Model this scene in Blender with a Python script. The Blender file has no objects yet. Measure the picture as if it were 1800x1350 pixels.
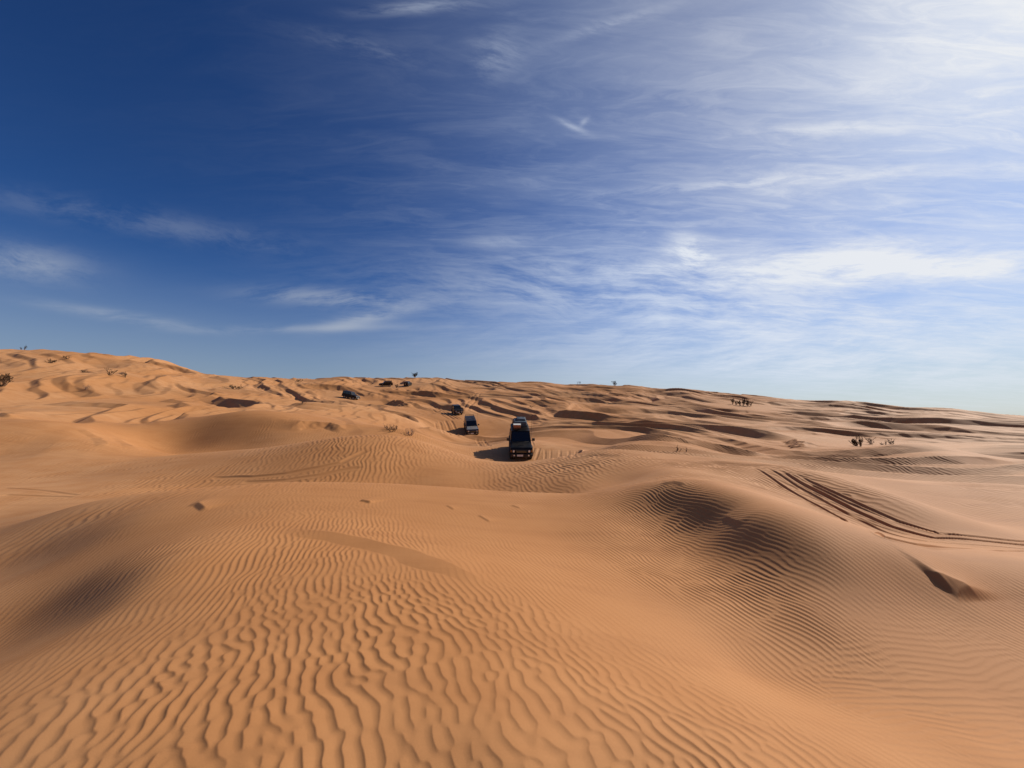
import bpy, bmesh, math, random
import numpy as np
from mathutils import Vector, Matrix

S = bpy.context.scene
R = math.radians
# ------------------------------------------------------------------ camera
F = 700.0                                  # focal length in photo pixels (1800 wide)
PITCH = math.atan(60.0 / F)
cam_d = bpy.data.cameras.new('camera')
cam_d.sensor_width = 36.0
cam_d.lens = 36.0 * F / 1800.0
cam_d.clip_start = 0.05
cam_d.clip_end = 20000
cam = bpy.data.objects.new('camera', cam_d)
S.collection.objects.link(cam)
cam.location = (0, 0, 0)
cam.rotation_euler = (math.pi / 2 + PITCH, 0, 0)
S.camera = cam
# ------------------------------------------------------------------ exposure
S.view_settings.view_transform = 'Standard'
S.view_settings.look = 'None'
S.view_settings.exposure = 0.0
S.view_settings.gamma = 1.0
# ------------------------------------------------------------------ sun
SUN_AZ, SUN_EL = 57.0, 35.0                # degrees, clockwise from +Y
sun_d = bpy.data.lights.new('sun', 'SUN')
sun_d.energy = 4.9
sun_d.angle = R(0.53)
sun_d.color = (1.0, 0.93, 0.82)
sun = bpy.data.objects.new('sun', sun_d)
S.collection.objects.link(sun)
SUN = Vector((math.sin(R(SUN_AZ)) * math.cos(R(SUN_EL)), math.cos(R(SUN_AZ)) * math.cos(R(SUN_EL)), math.sin(R(SUN_EL))))
sun.rotation_euler = (-SUN).to_track_quat('-Z', 'Y').to_euler()
# ------------------------------------------------------------------ sky with cirrus
def pix_dir(px, py):
    v = 675.0 - py
    return np.array([px - 900.0, F * math.cos(PITCH) - v * math.sin(PITCH), v * math.cos(PITCH) + F * math.sin(PITCH)])

def build_world():
    w = bpy.data.worlds.new("World")
    S.world = w
    w.use_nodes = True
    w.cycles.sampling_method = 'MANUAL'
    w.cycles.sample_map_resolution = 1024
    nt = w.node_tree
    nt.nodes.clear()
    N, L = nt.nodes, nt.links
    def node(t, **k):
        n = N.new(t)
        for a, b in k.items():
            setattr(n, a, b)
        return n
    def put(sock, v):
        if isinstance(v, bpy.types.NodeSocket):
            L.new(v, sock)
        else:
            sock.default_value = v
    def math_(op, a, b=0.0, c=0.0, clamp=False):
        n = node('ShaderNodeMath', operation=op, use_clamp=clamp)
        put(n.inputs[0], a); put(n.inputs[1], b); put(n.inputs[2], c)
        return n.outputs[0]
    def ramp(x, lo, hi, a=0.0, b=1.0):
        n = node('ShaderNodeMapRange', interpolation_type='SMOOTHSTEP')
        put(n.inputs['Value'], x); put(n.inputs['From Min'], lo); put(n.inputs['From Max'], hi)
        put(n.inputs['To Min'], a); put(n.inputs['To Max'], b)
        return n.outputs['Result']
    def comb(x, y, z=0.0):
        n = node('ShaderNodeCombineXYZ')
        put(n.inputs[0], x); put(n.inputs[1], y); put(n.inputs[2], z)
        return n.outputs[0]
    def noise(vec, scale, detail=5.0, rough=0.55, dist=0.0, out='Fac'):
        n = node('ShaderNodeTexNoise')
        put(n.inputs['Vector'], vec); n.inputs['Scale'].default_value = scale
        n.inputs['Detail'].default_value = detail; n.inputs['Roughness'].default_value = rough
        n.inputs['Distortion'].default_value = dist
        return n.outputs[out]
    tc = node('ShaderNodeTexCoord')
    sep = node('ShaderNodeSeparateXYZ')
    L.new(tc.outputs['Generated'], sep.inputs[0])
    X, Y, Z = sep.outputs
    sky = node('ShaderNodeTexSky', sky_type='NISHITA')
    sky.sun_disc = False
    sky.sun_elevation = R(SUN_EL)
    sky.sun_rotation = R(SUN_AZ)
    sky.altitude = 400.0
    sky.air_density = 1.0
    sky.dust_density = 0.4
    sky.ozone_density = 3.0
    # deeper, more saturated blue as in the dry desert air
    hs = node('ShaderNodeHueSaturation')
    hs.inputs['Saturation'].default_value = SKY_SAT
    hs.inputs['Value'].default_value = 1.0
    L.new(sky.outputs[0], hs.inputs['Color'])
    gm = node('ShaderNodeGamma')
    gm.inputs[1].default_value = SKY_GAMMA
    L.new(hs.outputs[0], gm.inputs[0])
    mul = node('ShaderNodeMix', data_type='RGBA', blend_type='MULTIPLY')
    mul.inputs['Factor'].default_value = 1.0
    L.new(gm.outputs[0], mul.inputs['A'])
    mul.inputs['B'].default_value = SKY_TINT
    base = mul.outputs['Result']
    # pale dusty air close to the horizon
    hz = ramp(Z, 0.34, -0.02)
    hz = math_('MULTIPLY', math_('POWER', hz, 1.1), 0.84)
    m0 = node('ShaderNodeMix', data_type='RGBA')
    put(m0.inputs['Factor'], hz); put(m0.inputs['A'], base)
    hcol = node('ShaderNodeMix', data_type='RGBA')
    nrm0 = node('ShaderNodeVectorMath', operation='DOT_PRODUCT')
    L.new(tc.outputs['Generated'], nrm0.inputs[0]); nrm0.inputs[1].default_value = SUN[:]
    put(hcol.inputs['Factor'], ramp(nrm0.outputs['Value'], 0.1, 0.75)); hcol.inputs['A'].default_value = (3.0, 3.5, 4.1, 1); hcol.inputs['B'].default_value = (5.8, 5.95, 5.9, 1)
    L.new(hcol.outputs['Result'], m0.inputs['B'])
    base = m0.outputs['Result']
    # angle to the sun
    dotn = node('ShaderNodeVectorMath', operation='DOT_PRODUCT')
    nrm = node('ShaderNodeVectorMath', operation='NORMALIZE')
    L.new(tc.outputs['Generated'], nrm.inputs[0])
    L.new(nrm.outputs[0], dotn.inputs[0]); dotn.inputs[1].default_value = SUN[:]
    cs = dotn.outputs['Value']
    # cloud layer coordinates: a flat sheet high above
    zz = math_('ADD', math_('MAXIMUM', Z, 0.0), 0.10)
    cx = math_('DIVIDE', X, zz); cy = math_('DIVIDE', Y, zz)
    plane = comb(cx, cy)
    # direction coordinates (right and up over forward), to place single clouds in the sky
    yy = math_('MAXIMUM', Y, 0.05)
    U = math_('DIVIDE', X, yy); V = math_('DIVIDE', Z, yy)
    def streaks(ang, sx, sy, scale, detail, dist, seed):
        mp = node('ShaderNodeMapping')
        L.new(plane, mp.inputs[0])
        mp.inputs['Location'].default_value = (seed, seed * 1.7, 0)
        mp.inputs['Rotation'].default_value = (0, 0, R(ang))
        mp.inputs['Scale'].default_value = (sx, sy, 1)
        wv = noise(mp.outputs[0], scale * 0.55, 3, 0.5, 0, 'Color')
        sc = node('ShaderNodeVectorMath', operation='MULTIPLY_ADD')
        L.new(wv, sc.inputs[0]); sc.inputs[1].default_value = (dist, dist, 0); L.new(mp.outputs[0], sc.inputs[2])
        return noise(sc.outputs[0], scale, detail + 2, 0.67)
    sA = streaks(-14, 0.60, 1.9, 1.15, 9, 1.2, 3.1)
    sB = streaks(8, 0.42, 2.8, 2.2, 9, 0.8, 7.7)
    # fine combed hair running through each placed cloud (in direction coordinates)
    uv = comb(U, V)
    def hair(ang, sx, sy, seed, detail=6, dist=0.06):
        mp = node('ShaderNodeMapping')
        L.new(uv, mp.inputs[0])
        mp.inputs['Location'].default_value = (seed, seed * 0.3, 0)
        mp.inputs['Rotation'].default_value = (0, 0, R(ang))
        mp.inputs['Scale'].default_value = (1, 1, 1)
        wv = noise(mp.outputs[0], 3.0, 3, 0.5, 0, 'Color')
        sc = node('ShaderNodeVectorMath', operation='MULTIPLY_ADD')
        L.new(wv, sc.inputs[0]); sc.inputs[1].default_value = (dist, dist, 0); L.new(mp.outputs[0], sc.inputs[2])
        ms = node('ShaderNodeVectorMath', operation='MULTIPLY')
        L.new(sc.outputs[0], ms.inputs[0]); ms.inputs[1].default_value = (sx, sy, 1)
        return noise(ms.outputs[0], 1.0, detail + 2, 0.68)
    hA = hair(4, 3.6, 20, 1.3, 8, 0.12)
    hB = hair(-7, 4.0, 24, 4.1, 8, 0.10)
    hC = hair(12, 4.0, 12, 9.2, 7, 0.14)
    def blob(px, py, rx, ry, ang):
        d = pix_dir(px, py); u0, v0 = d[0] / d[1], d[2] / d[1]
        c, s = math.cos(R(ang)), math.sin(R(ang))
        du = math_('SUBTRACT', U, u0); dv = math_('SUBTRACT', V, v0)
        a = math_('ADD', math_('MULTIPLY', du, c / rx * F), math_('MULTIPLY', dv, s / rx * F))
        b = math_('SUBTRACT', math_('MULTIPLY', dv, c / ry * F), math_('MULTIPLY', du, s / ry * F))
        rr = math_('ADD', math_('MULTIPLY', a, a), math_('MULTIPLY', b, b))
        return math_('POWER', 2.7183, math_('MULTIPLY', rr, -1.0))
    # thin veil growing towards the sun, streaked
    ang = math_('ARCCOSINE', math_('MINIMUM', math_('MAXIMUM', cs, -1.0), 1.0))
    va = math_('SUBTRACT', math_('MULTIPLY', math_('POWER', 2.7183, math_('DIVIDE', ang, -R(VEIL_DEG))), 1.06), 0.06)
    va = math_('ADD', math_('MAXIMUM', va, 0.0), ramp(cs, 0.965, 1.0, 0.0, 0.18))
    st = ramp(sA, 0.36, 0.72)
    st2 = ramp(sB, 0.42, 0.70)
    sC = streaks(-20, 1.3, 5.5, 2.3, 9, 1.6, 15.3)
    st3 = ramp(sC, 0.40, 0.72)
    tex = math_('ADD', math_('MULTIPLY', st, 0.45), math_('ADD', math_('MULTIPLY', st2, 0.25), math_('MULTIPLY', st3, 0.45)))
    side = ramp(cs, 0.05, 0.85, 0.04, 1.0)
    alpha = math_('ADD', math_('MULTIPLY', va, math_('ADD', 0.62, math_('MULTIPLY', tex, 0.45))), math_('MULTIPLY', math_('MULTIPLY', tex, math_('MULTIPLY', side, ramp(Z, 0.35, 0.72, 1.0, 0.35))), STREAK))
    for (px, py, rx, ry, ang, h, lo, hi, amt) in CLOUDS:
        g = blob(px, py, rx, ry, ang)
        hh = {'A': hA, 'B': hB, 'C': hC}[h]
        alpha = math_('ADD', alpha, math_('MULTIPLY', math_('MULTIPLY', g, ramp(hh, lo, hi)), amt))
    alpha = math_('MINIMUM', alpha, 0.96)
    low = ramp(Z, 0.0, 0.02)
    alpha = math_('MULTIPLY', alpha, low)
    br = ramp(cs, 0.2, 1.0, CLOUD_LO, CLOUD_HI)
    ccol = node('ShaderNodeVectorMath', operation='SCALE')
    ctint = node('ShaderNodeMix', data_type='RGBA'); put(ctint.inputs['Factor'], ramp(cs, 0.72, 0.97)); ctint.inputs['A'].default_value = (0.84, 0.93, 1.08, 1); ctint.inputs['B'].default_value = (0.95, 0.97, 1.0, 1)
    L.new(ctint.outputs['Result'], ccol.inputs[0]); put(ccol.inputs['Scale'], br)
    mix = node('ShaderNodeMix', data_type='RGBA')
    put(mix.inputs['Factor'], alpha); put(mix.inputs['A'], base); put(mix.inputs['B'], ccol.outputs[0])
    bg = node('ShaderNodeBackground')
    L.new(mix.outputs['Result'], bg.inputs['Color'])
    bg.inputs['Strength'].default_value = 0.1
    out = node('ShaderNodeOutputWorld')
    L.new(bg.outputs[0], out.inputs['Surface'])

SKY_SAT, SKY_GAMMA, SKY_TINT = 1.05, 1.35, (0.20, 0.31, 0.43, 1)
VEIL_DEG, STREAK = 25.5, 0.25
CLOUD_LO, CLOUD_HI = 5.2, 8.9
CLOUDS = [  # px, py, rx, ry, tilt, texture, lo, hi, amount
    (1560, 460, 330, 40, -2, 'B', 0.22, 0.64, 0.62),
    (1640, 472, 260, 20, -1, 'A', 0.20, 0.62, 0.30),
    (1215, 447, 42, 32, -40, 'C', 0.34, 0.60, 0.75),
    (1300, 485, 260, 34, -3, 'A', 0.30, 0.66, 0.55),
    (1450, 560, 480, 40, -3, 'A', 0.34, 0.64, 0.45),
    (1400, 640, 520, 34, -2, 'B', 0.30, 0.64, 0.50),
    (40, 462, 110, 30, -8, 'C', 0.30, 0.66, 0.55),
    (640, 560, 75, 13, 12, 'A', 0.30, 0.60, 0.55),
    (600, 525, 150, 16, -3, 'B', 0.36, 0.62, 0.50),
    (560, 577, 190, 7, 1, 'A', 0.30, 0.60, 0.35),
    (210, 556, 150, 10, -9, 'A', 0.30, 0.62, 0.40),
    (640, 85, 120, 22, -14, 'C', 0.40, 0.66, 0.14),
    (870, 100, 45, 50, -60, 'C', 0.42, 0.66, 0.22),
    (740, 12, 110, 14, 5, 'A', 0.36, 0.64, 0.30),
    (960, 505, 330, 50, -3, 'A', 0.30, 0.66, 0.32),
    (880, 425, 60, 14, 0, 'C', 0.34, 0.64, 0.25),
    (980, 470, 40, 14, -25, 'C', 0.34, 0.60, 0.25),
    (1300, 590, 420, 26, -2, 'B', 0.34, 0.64, 0.30),
    (1005, 222, 34, 6, -26, 'C', 0.34, 0.62, 0.34),
    (1028, 212, 12, 5, 50, 'C', 0.34, 0.62, 0.25),
    (1080, 40, 120, 14, 18, 'C', 0.36, 0.62, 0.20),
    (1480, 225, 190, 18, 6, 'C', 0.34, 0.60, 0.25),
    (1330, 320, 300, 12, 5, 'B', 0.38, 0.62, 0.30),
    (250, 390, 300, 25, -10, 'C', 0.36, 0.66, 0.20),
]
build_world()

# ------------------------------------------------------------------ helpers
def link(o, parent=None):
    S.collection.objects.link(o)
    if parent is not None:
        o.parent = parent
    return o

def set_props(o, label=None, cat=None, group=None, kind=None):
    if label: o['label'] = label
    if cat: o['category'] = cat
    if group: o['group'] = group
    if kind: o['kind'] = kind

# ------------------------------------------------------------------ noise tiles
class Tile:
    """A periodic tile of values sampled with bilinear interpolation in world metres."""
    def __init__(self, a, cell):
        self.a, self.cell, self.n = a.astype(np.complex64 if np.iscomplexobj(a) else np.float32), cell, a.shape[0]
    def __call__(self, x, y):
        fx, fy = x / self.cell, y / self.cell
        ix, iy = np.floor(fx), np.floor(fy)
        tx, ty = (fx - ix).astype(np.float32), (fy - iy).astype(np.float32)
        ix = ix.astype(np.int64) % self.n; iy = iy.astype(np.int64) % self.n
        jx = (ix + 1) % self.n; jy = (iy + 1) % self.n
        a = self.a
        return (a[iy, ix] * (1 - tx) + a[iy, jx] * tx) * (1 - ty) + (a[jy, ix] * (1 - tx) + a[jy, jx] * tx) * ty

def phasor_tile(n, cell, lam, ang, sk, sa, seed):
    """Complex field whose argument is the phase of wind-blown waves: wavelength lam, wave vector at ang (degrees from +X)."""
    rng = np.random.default_rng(seed)
    w = rng.normal(size=(n, n)) + 1j * rng.normal(size=(n, n))
    k = np.fft.fftfreq(n, cell)
    kx, ky = np.meshgrid(k, k)
    kr = np.hypot(kx, ky); ka = np.arctan2(ky, kx)
    da = np.angle(np.exp(1j * (ka - R(ang))))
    k0 = 1.0 / lam
    g = np.exp(-0.5 * ((kr - k0) / (sk * k0)) ** 2 - 0.5 * (da / sa) ** 2)
    f = np.fft.ifft2(np.fft.fft2(w) * g)
    return Tile(f / np.sqrt(np.mean(np.abs(f) ** 2)), cell)

def smooth_tile(n, cell, lam, seed, slope=None):
    rng = np.random.default_rng(seed)
    k = np.fft.fftfreq(n, cell)
    kx, ky = np.meshgrid(k, k)
    kr = np.hypot(kx, ky)
    g = np.exp(-0.5 * (kr * lam) ** 2) if slope is None else 1.0 / (1.0 + (kr * lam) ** 2) ** (slope / 2)
    g[0, 0] = 0
    f = np.real(np.fft.ifft2(np.fft.fft2(rng.normal(size=(n, n))) * g))
    return Tile(f / f.std(), cell)

def wave(G, crest=0.60, pw=1.7):
    """Sand-ripple profile from a phase: a gentle face falling with the phase, then a hollow rise to a sharp crest."""
    s = (np.angle(G) / (2 * np.pi)) % 1.0
    up = np.clip((s - crest) / (1 - crest), 0, 1) ** pw
    dn = np.clip(1 - s / crest, 0, 1)
    dn = dn ** 1.15
    f = np.where(s < crest, dn, up)
    a = np.abs(G)
    return (f - 0.42) * 1.15 * a / (a + 0.22) * np.clip(a * 3.0, 0, 1)

def sstep(a, b, x):
    t = np.clip((x - a) / (b - a), 0, 1)
    return t * t * (3 - 2 * t)

# ------------------------------------------------------------------ the lie of the land
def PD(px, py, d):
    v = pix_dir(px, py)
    if d >= 90:                            # far points are given by their distance from the camera
        d = d * v[1] / math.hypot(v[0], v[1])
    return (v[0] * d / v[1], d, v[2] * d / v[1])
def PZ(px, py, z):
    v = pix_dir(px, py)
    d = z * v[1] / v[2]
    return (v[0] * d / v[1], d, z)

Zpts = [  # the crest the photographer stands on and its left hollow (pixel, height)
 (-150,1350,-1.80),(0,1350,-1.74),(450,1350,-1.68),(900,1350,-1.70),(1300,1350,-1.80),(1550,1350,-2.00),(1800,1350,-2.2),(2100,1350,-2.35),
 (300,1200,-1.68),(600,1200,-1.67),(900,1200,-1.70),(1150,1210,-1.86),
 (20,1110,-2.32),(-150,1090,-2.42),(60,1090,-2.22),(100,1088,-2.13),(150,1092,-1.95),(200,1098,-1.78),(125,1165,-1.78),(0,1235,-1.80),(-150,1250,-1.95),
 (0,1000,-2.44),(-150,960,-2.70),(60,1000,-2.30),(120,1000,-2.09),(200,1000,-1.85),(260,1000,-1.70),
 (0,935,-2.35),(70,907,-2.12),(-150,950,-2.8),(150,930,-1.98),(220,920,-1.80),(215,1050,-1.78),
 (130,888,-1.90),(190,876,-1.80),(250,868,-1.76),(350,858,-1.74),(520,849,-1.72),(620,850,-1.76),(700,852,-1.82),(800,858,-1.92),(880,864,-1.98),(960,866,-2.0),(1030,868,-2.0),
 (400,1000,-1.67),(600,1000,-1.65),(350,920,-1.68),(600,920,-1.65),(800,1010,-1.70),(760,930,-1.80),(950,1090,-1.76),(500,1100,-1.66),(750,1100,-1.67),
 (1000,950,-2.05),(1050,1020,-2.02),(900,950,-1.93),(1050,1110,-1.86),
]
Dpts = [  # pixel, forward distance
 # long dune on the right: crest, face, valley, rise back to the near crest
 (1100,862,9.3),(1090,900,8.25),(1090,935,7.25),(1100,990,6.0),
 (1180,848,8.7),(1180,900,7.95),(1180,950,7.0),(1180,985,6.2),(1180,1050,4.95),(1180,1110,4.05),
 (1250,868,7.6),(1250,930,6.95),(1250,985,6.1),(1250,1060,4.85),
 (1330,905,6.35),(1330,960,5.9),(1330,1010,5.42),(1330,1085,4.6),(1330,1120,4.25),(1330,1190,3.65),
 (1450,955,5.4),(1450,1030,4.9),(1450,1075,4.52),(1450,1110,4.26),(1450,1150,4.0),(1450,1230,3.4),
 (1600,983,5.25),(1600,1040,4.87),(1600,1085,4.5),(1600,1150,4.0),(1600,1240,3.4),
 (1700,990,5.45),(1800,982,5.7),(1800,1070,4.8),(1800,1160,4.0),(1800,1250,3.4),(2100,990,6.2),(2100,1190,3.9),
 (0,915,10.6),(-150,925,10.2),(80,895,11),
 # behind the near crest, hidden low ground
 (0,876,12.5),(100,872,13),(200,882,12),(350,884,12.5),(520,880,13),(700,880,13.5),(850,884,13),(960,884,12.6),
 (-150,870,12.5),
 # left plain and slumped slope
 (0,850,15.5),(-150,850,15),(120,845,16),(0,800,20),(-150,800,19),(120,812,19),(230,805,21),(0,738,27),(-150,730,26),(70,738,26),(120,742,25.5),(170,775,23),(230,790,23.5),
 (300,812,18.5),(400,850,14.6),(300,850,14.8),
 # ridge in the middle distance with ripples on its near slope
 (280,803,23),(333,797,22),(400,792,21),(467,787,20),(520,779,19.5),(560,775,19),(600,768,19),(640,766,19.5),(690,765,20),(720,769,20.5),(780,788,21),(850,809,21.5),(900,815,21.5),(950,810,21),(1000,800,20),(1060,791,19),
 (550,848,14.4),(600,805,16.5),(660,820,15.8),(700,850,15),(780,850,15),(850,852,15.2),(920,850,14.6),
 (930,836,15.6),(990,818,16.5),(1050,812,15.8),(1090,850,13.2),(1020,848,13.6),
 (1120,800,17),(1180,803,17.5),(1240,808,16.5),(1300,816,15.5),(1180,825,12.6),(1260,840,11.6),(1340,865,10),(1450,915,8.0),(1540,946,7.0),
 # rutted trough and its far bank
 (1400,858,12.2),(1450,880,11.0),(1500,905,10.0),(1550,934,9.0),(1600,948,8.4),(1650,953,8.1),(1800,964,8.2),(2100,975,8.2),
 (1320,813,15.6),(1400,819,14.4),(1450,830,13.0),(1500,845,11.9),(1550,862,10.9),(1600,882,10.1),(1650,902,9.5),(1720,922,9.2),(1790,938,9.0),
 (1450,836,15),(1550,868,12.6),(1650,906,11),(1500,848,13.8),
 # hidden ground behind the ridge, hollow with the first car
 (300,800,29),(420,795,28),(560,790,26),(650,792,26),(740,800,28),(840,818,28),(900,826,29),(960,824,29),(1040,806,27),
 (820,806,32),(870,806,33.2),(900,811,33.4),(935,811,33.4),(980,803,33.5),(1040,798,32),
 (850,786,37.5),(900,781,38),(935,781,38),(980,786,37.2),(1050,790,36),
 (900,772,42),(840,790,42),(980,780,42),
 # right behind the long dune
 (1080,790,29),(1110,776,33),(1150,767,35),(1220,778,32.5),(1300,803,28),(1110,788,30),(1180,792,28.5),(1250,800,27),(1200,776,41),(1300,792,36),(1400,814,23),(1500,838,17),(1600,852,14.5),(1560,836,20),(1640,834,20.5),(1740,832,20),(1600,822,22),(1680,826,21.5),(1640,784,27),(1700,796,25),(1755,817,22),(1700,806,29),(1640,792,32),(1790,816,20.5),(1750,834,18.6),(1850,818,20),(1800,826,23),(1800,852,15.5),(1720,866,13.8),(1690,882,12.4),(1760,884,12),(1820,872,13),(2100,830,19),
 (1500,806,27),(1390,802,29),(1510,783,40),(1400,780,42),(1800,790,33),(1850,800,30),
 # left hollow behind the ridge, crest beyond
 (320,738,34),(400,729,33),(470,740,32),(500,765,30),(560,768,30),(420,772,30),(250,745,36),(700,752,34),(640,748,36),(560,746,34),
 # second car
 (828,768,61),(860,768,61),(800,769,61),(770,764,60),(835,746,67),(815,745,67),(870,752,66),(780,752,56),(828,775,52),(800,778,50),(860,777,50),
 (803,733,74),(770,728,76),(850,735,74),
 # rising ground behind
 (100,720,40),(-150,700,45),(300,715,48),(500,725,50),(640,722,56),(950,752,56),(1060,748,58),(1180,750,52),(1300,762,50),(1450,764,52),(1620,765,52),(1800,778,46),(2100,780,46),
 (0,690,62),(150,690,62),(300,690,70),(450,698,74),(560,706,80),(600,700,103),(632,705,103),(700,716,84),(760,702,100),(900,712,88),(1040,718,84),(1200,722,84),(1350,732,80),(1500,738,82),(1700,744,84),(1900,756,82),(2200,760,82),
 (-150,650,100),(50,655,100),(200,660,105),(330,672,110),(450,676,120),(550,676,125),(640,680,128),(678,683,130),(717,680,130),(800,684,128),(950,690,125),(1100,698,122),(1250,708,120),(1400,716,120),(1550,724,120),(1700,732,120),(1900,742,120),(2200,748,120),
 (-300,620,160),(-100,617,160),(100,618,160),(280,632,160),(365,660,160),(500,666,160),(650,666,160),(800,668,160),(950,674,160),(1100,680,160),(1250,690,160),(1400,703,160),(1550,712,160),(1700,721,160),(1900,736,160),(2200,742,160),
 (-300,640,230),(100,640,230),(365,670,230),(650,672,230),(950,682,230),(1250,698,230),(1550,720,230),(1900,742,230),(2200,745,230),
]
NEAR = [(0,-3,-1.75),(2.5,-1,-2.1),(-2.5,-1,-1.9),(0,0.4,-1.68),(1,0.8,-1.72),(-1,0.8,-1.68)]

def conf(x, y):
    return np.arctan2(x, y), np.log(np.hypot(x, y))

ctrl = np.array([PZ(*p) for p in Zpts] + [PD(*p) for p in Dpts] + [n for n in NEAR if n[1] > 0])
ca, cl = conf(ctrl[:, 0], ctrl[:, 1])
cq = ctrl[:, 2] / np.hypot(ctrl[:, 0], ctrl[:, 1])
C2 = 0.06 ** 2
def kern(da, dl):
    return np.sqrt(da * da + dl * dl + C2)
n = len(ca)
A = np.zeros((n + 3, n + 3))
A[:n, :n] = kern(ca[:, None] - ca[None], cl[:, None] - cl[None])
A[:n, n] = 1; A[:n, n + 1] = ca; A[:n, n + 2] = cl
A[n:, :n] = A[:n, n:].T
A[:n, :n] += np.eye(n) * (-0.010)
sol = np.linalg.solve(A, np.concatenate([cq, np.zeros(3)]))
AZ0, AZ1, LR0, LR1 = R(-80), R(80), math.log(0.6), math.log(235.0)
GA, GL = 560, 520
ga = np.linspace(AZ0, AZ1, GA); gl = np.linspace(LR0, LR1, GL)
macro = np.zeros((GL, GA), np.float32)
for i, l in enumerate(gl):
    macro[i] = kern(ga[:, None] - ca[None], l - cl[None]) @ sol[:n] + sol[n] + sol[n + 1] * ga + sol[n + 2] * l

def grid_sample(grid, az, lr):
    fa = np.clip((az - AZ0) / (AZ1 - AZ0) * (GA - 1), 0, GA - 1.001)
    fl = np.clip((lr - LR0) / (LR1 - LR0) * (GL - 1), 0, GL - 1.001)
    ia = fa.astype(np.int64); il = fl.astype(np.int64)
    ta = fa - ia; tl = fl - il
    return (grid[il, ia] * (1 - ta) + grid[il, ia + 1] * ta) * (1 - tl) + (grid[il + 1, ia] * (1 - ta) + grid[il + 1, ia + 1] * ta) * tl

# wind-blown dune field beyond the near dunes
W1 = smooth_tile(512, 1.0, 30.0, 11)
W2 = smooth_tile(512, 1.0, 30.0, 12)
DA = phasor_tile(512, 0.7, 15.0, 42, 0.22, 0.25, 21)
DB = phasor_tile(512, 0.30, 5.8, 36, 0.24, 0.28, 22)
DC = phasor_tile(512, 0.20, 3.0, 30, 0.24, 0.30, 23)
DD = phasor_tile(512, 0.14, 1.7, 24, 0.25, 0.40, 24)
AM = smooth_tile(512, 1.0, 26.0, 13)

SKY = np.array([(-400,612),(0,615),(60,614),(120,617),(200,624),(280,630),(330,648),(365,658),(420,662),(450,663),(500,664),(560,666),(600,661),(640,664),(700,664),(760,662),(800,667),(850,669),(905,672),(940,670),(1010,676),(1040,674),(1070,678),(1110,676),(1160,684),(1200,681),(1260,689),(1300,692),(1350,697),(1400,703),(1440,704),(1500,704),(1560,712),(1620,716),(1650,715),(1700,721),(1750,727),(1800,731),(2300,742)], float)
_sd = np.array([pix_dir(*p) for p in SKY])
sky_az = np.arctan2(_sd[:, 0], _sd[:, 1]); sky_q = _sd[:, 2] / np.hypot(_sd[:, 0], _sd[:, 1])

def dunes(x, y, r):
    wx, wy = W1(x, y) * 3.5, W2(x, y) * 3.5
    a = np.clip(0.80 + 0.35 * AM(x, y), 0.25, 1.35)
    f = sstep(34, 64, r)
    h = wave(DA(x + wx, y + wy), 0.80, 1.0) * 1.0 * a * f
    side = sstep(1.5, 6.0, x)                # on the right the dunes begin nearer
    fb = sstep(25, 48, r) * (1 - side) + sstep(13, 30, r) * side
    h = h + wave(DB(x + wx * .6, y + wy * .6), 0.79, 1.05) * 0.48 * np.clip(1.7 - a, .35, 1.1) * fb
    h = h + wave(DC(x + wx * .4, y + wy * .4), 0.76, 1.1) * 0.16 * np.clip(0.6 + 0.5 * AM(x + 70, y), 0, 1.2) * sstep(24, 48, r)
    h = h + wave(DD(x + wx * .2, y + wy * .2), 0.76, 1.0) * 0.09 * np.clip(0.3 + 0.6 * AM(x, y + 90), 0, 1.2) * sstep(25, 50, r)
    return h

def base_height(x, y):
    r = np.hypot(x, y) + 1e-6
    az = np.arctan2(x, y); lr = np.log(r)
    q = grid_sample(macro, az, lr)
    h = q * r
    return h + dunes(x, y, r) * CARFLAT(x, y)

flat_spots = []
def CARFLAT(x, y):
    m = np.ones_like(x)
    for (cx, cy, rad) in flat_spots:
        m = m * sstep(rad * 0.6, rad * 1.6, np.hypot(x - cx, y - cy))
    return m
for p, rad in ((PD(400,752,31),9),(PD(1510,783,40),7),(PD(1565,781,40),5),(PD(1305,714,115),8),(PD(914,795,35.5),6.5),(PD(828,755,64),6.5),(PD(803,733,74),5),(PD(615,702,103),6),(PD(678,683,130),6),(PD(717,680,130),5)):
    flat_spots.append((p[0], p[1], rad))

# fit the far skyline to the photographed one
_fa = np.linspace(AZ0, AZ1, 700); _fr = np.exp(np.linspace(math.log(75), math.log(185), 420))
_AA, _RR = np.meshgrid(_fa, _fr)
_Q = base_height(_RR * np.sin(_AA), _RR * np.cos(_AA)) / _RR
_kw = np.exp(-0.5 * (np.arange(-16, 17) / 7.0) ** 2); _kw /= _kw.sum()
_dq = np.zeros(len(_fa))
for _ in range(4):
    _e = np.interp(_fa, sky_az, sky_q) - (_Q + _dq[None] * sstep(70, 135, _RR)).max(axis=0)
    _dq = _dq + np.convolve(np.pad(_e, 16, mode='edge'), _kw, mode='valid')
def sky_fix(az, r):
    return np.interp(az, _fa, _dq) * sstep(70, 135, r)

# wind scarps and slip faces: (pixels from left to right, height, face width, length of the back, forward distances or None)
def ground_pix(px, py, hf):
    """First place where the ray of a photo pixel meets the ground."""
    v = pix_dir(px, py)
    d = np.exp(np.linspace(math.log(1.5), math.log(230), 6000))
    x, y, z = v[0] / v[1] * d, d, v[2] / v[1] * d
    h = hf(x, y)
    i = np.argmax(z < h) if (z < h).any() else len(d) - 1
    return Vector((float(x[i]), float(y[i]), float(h[i])))

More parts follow.
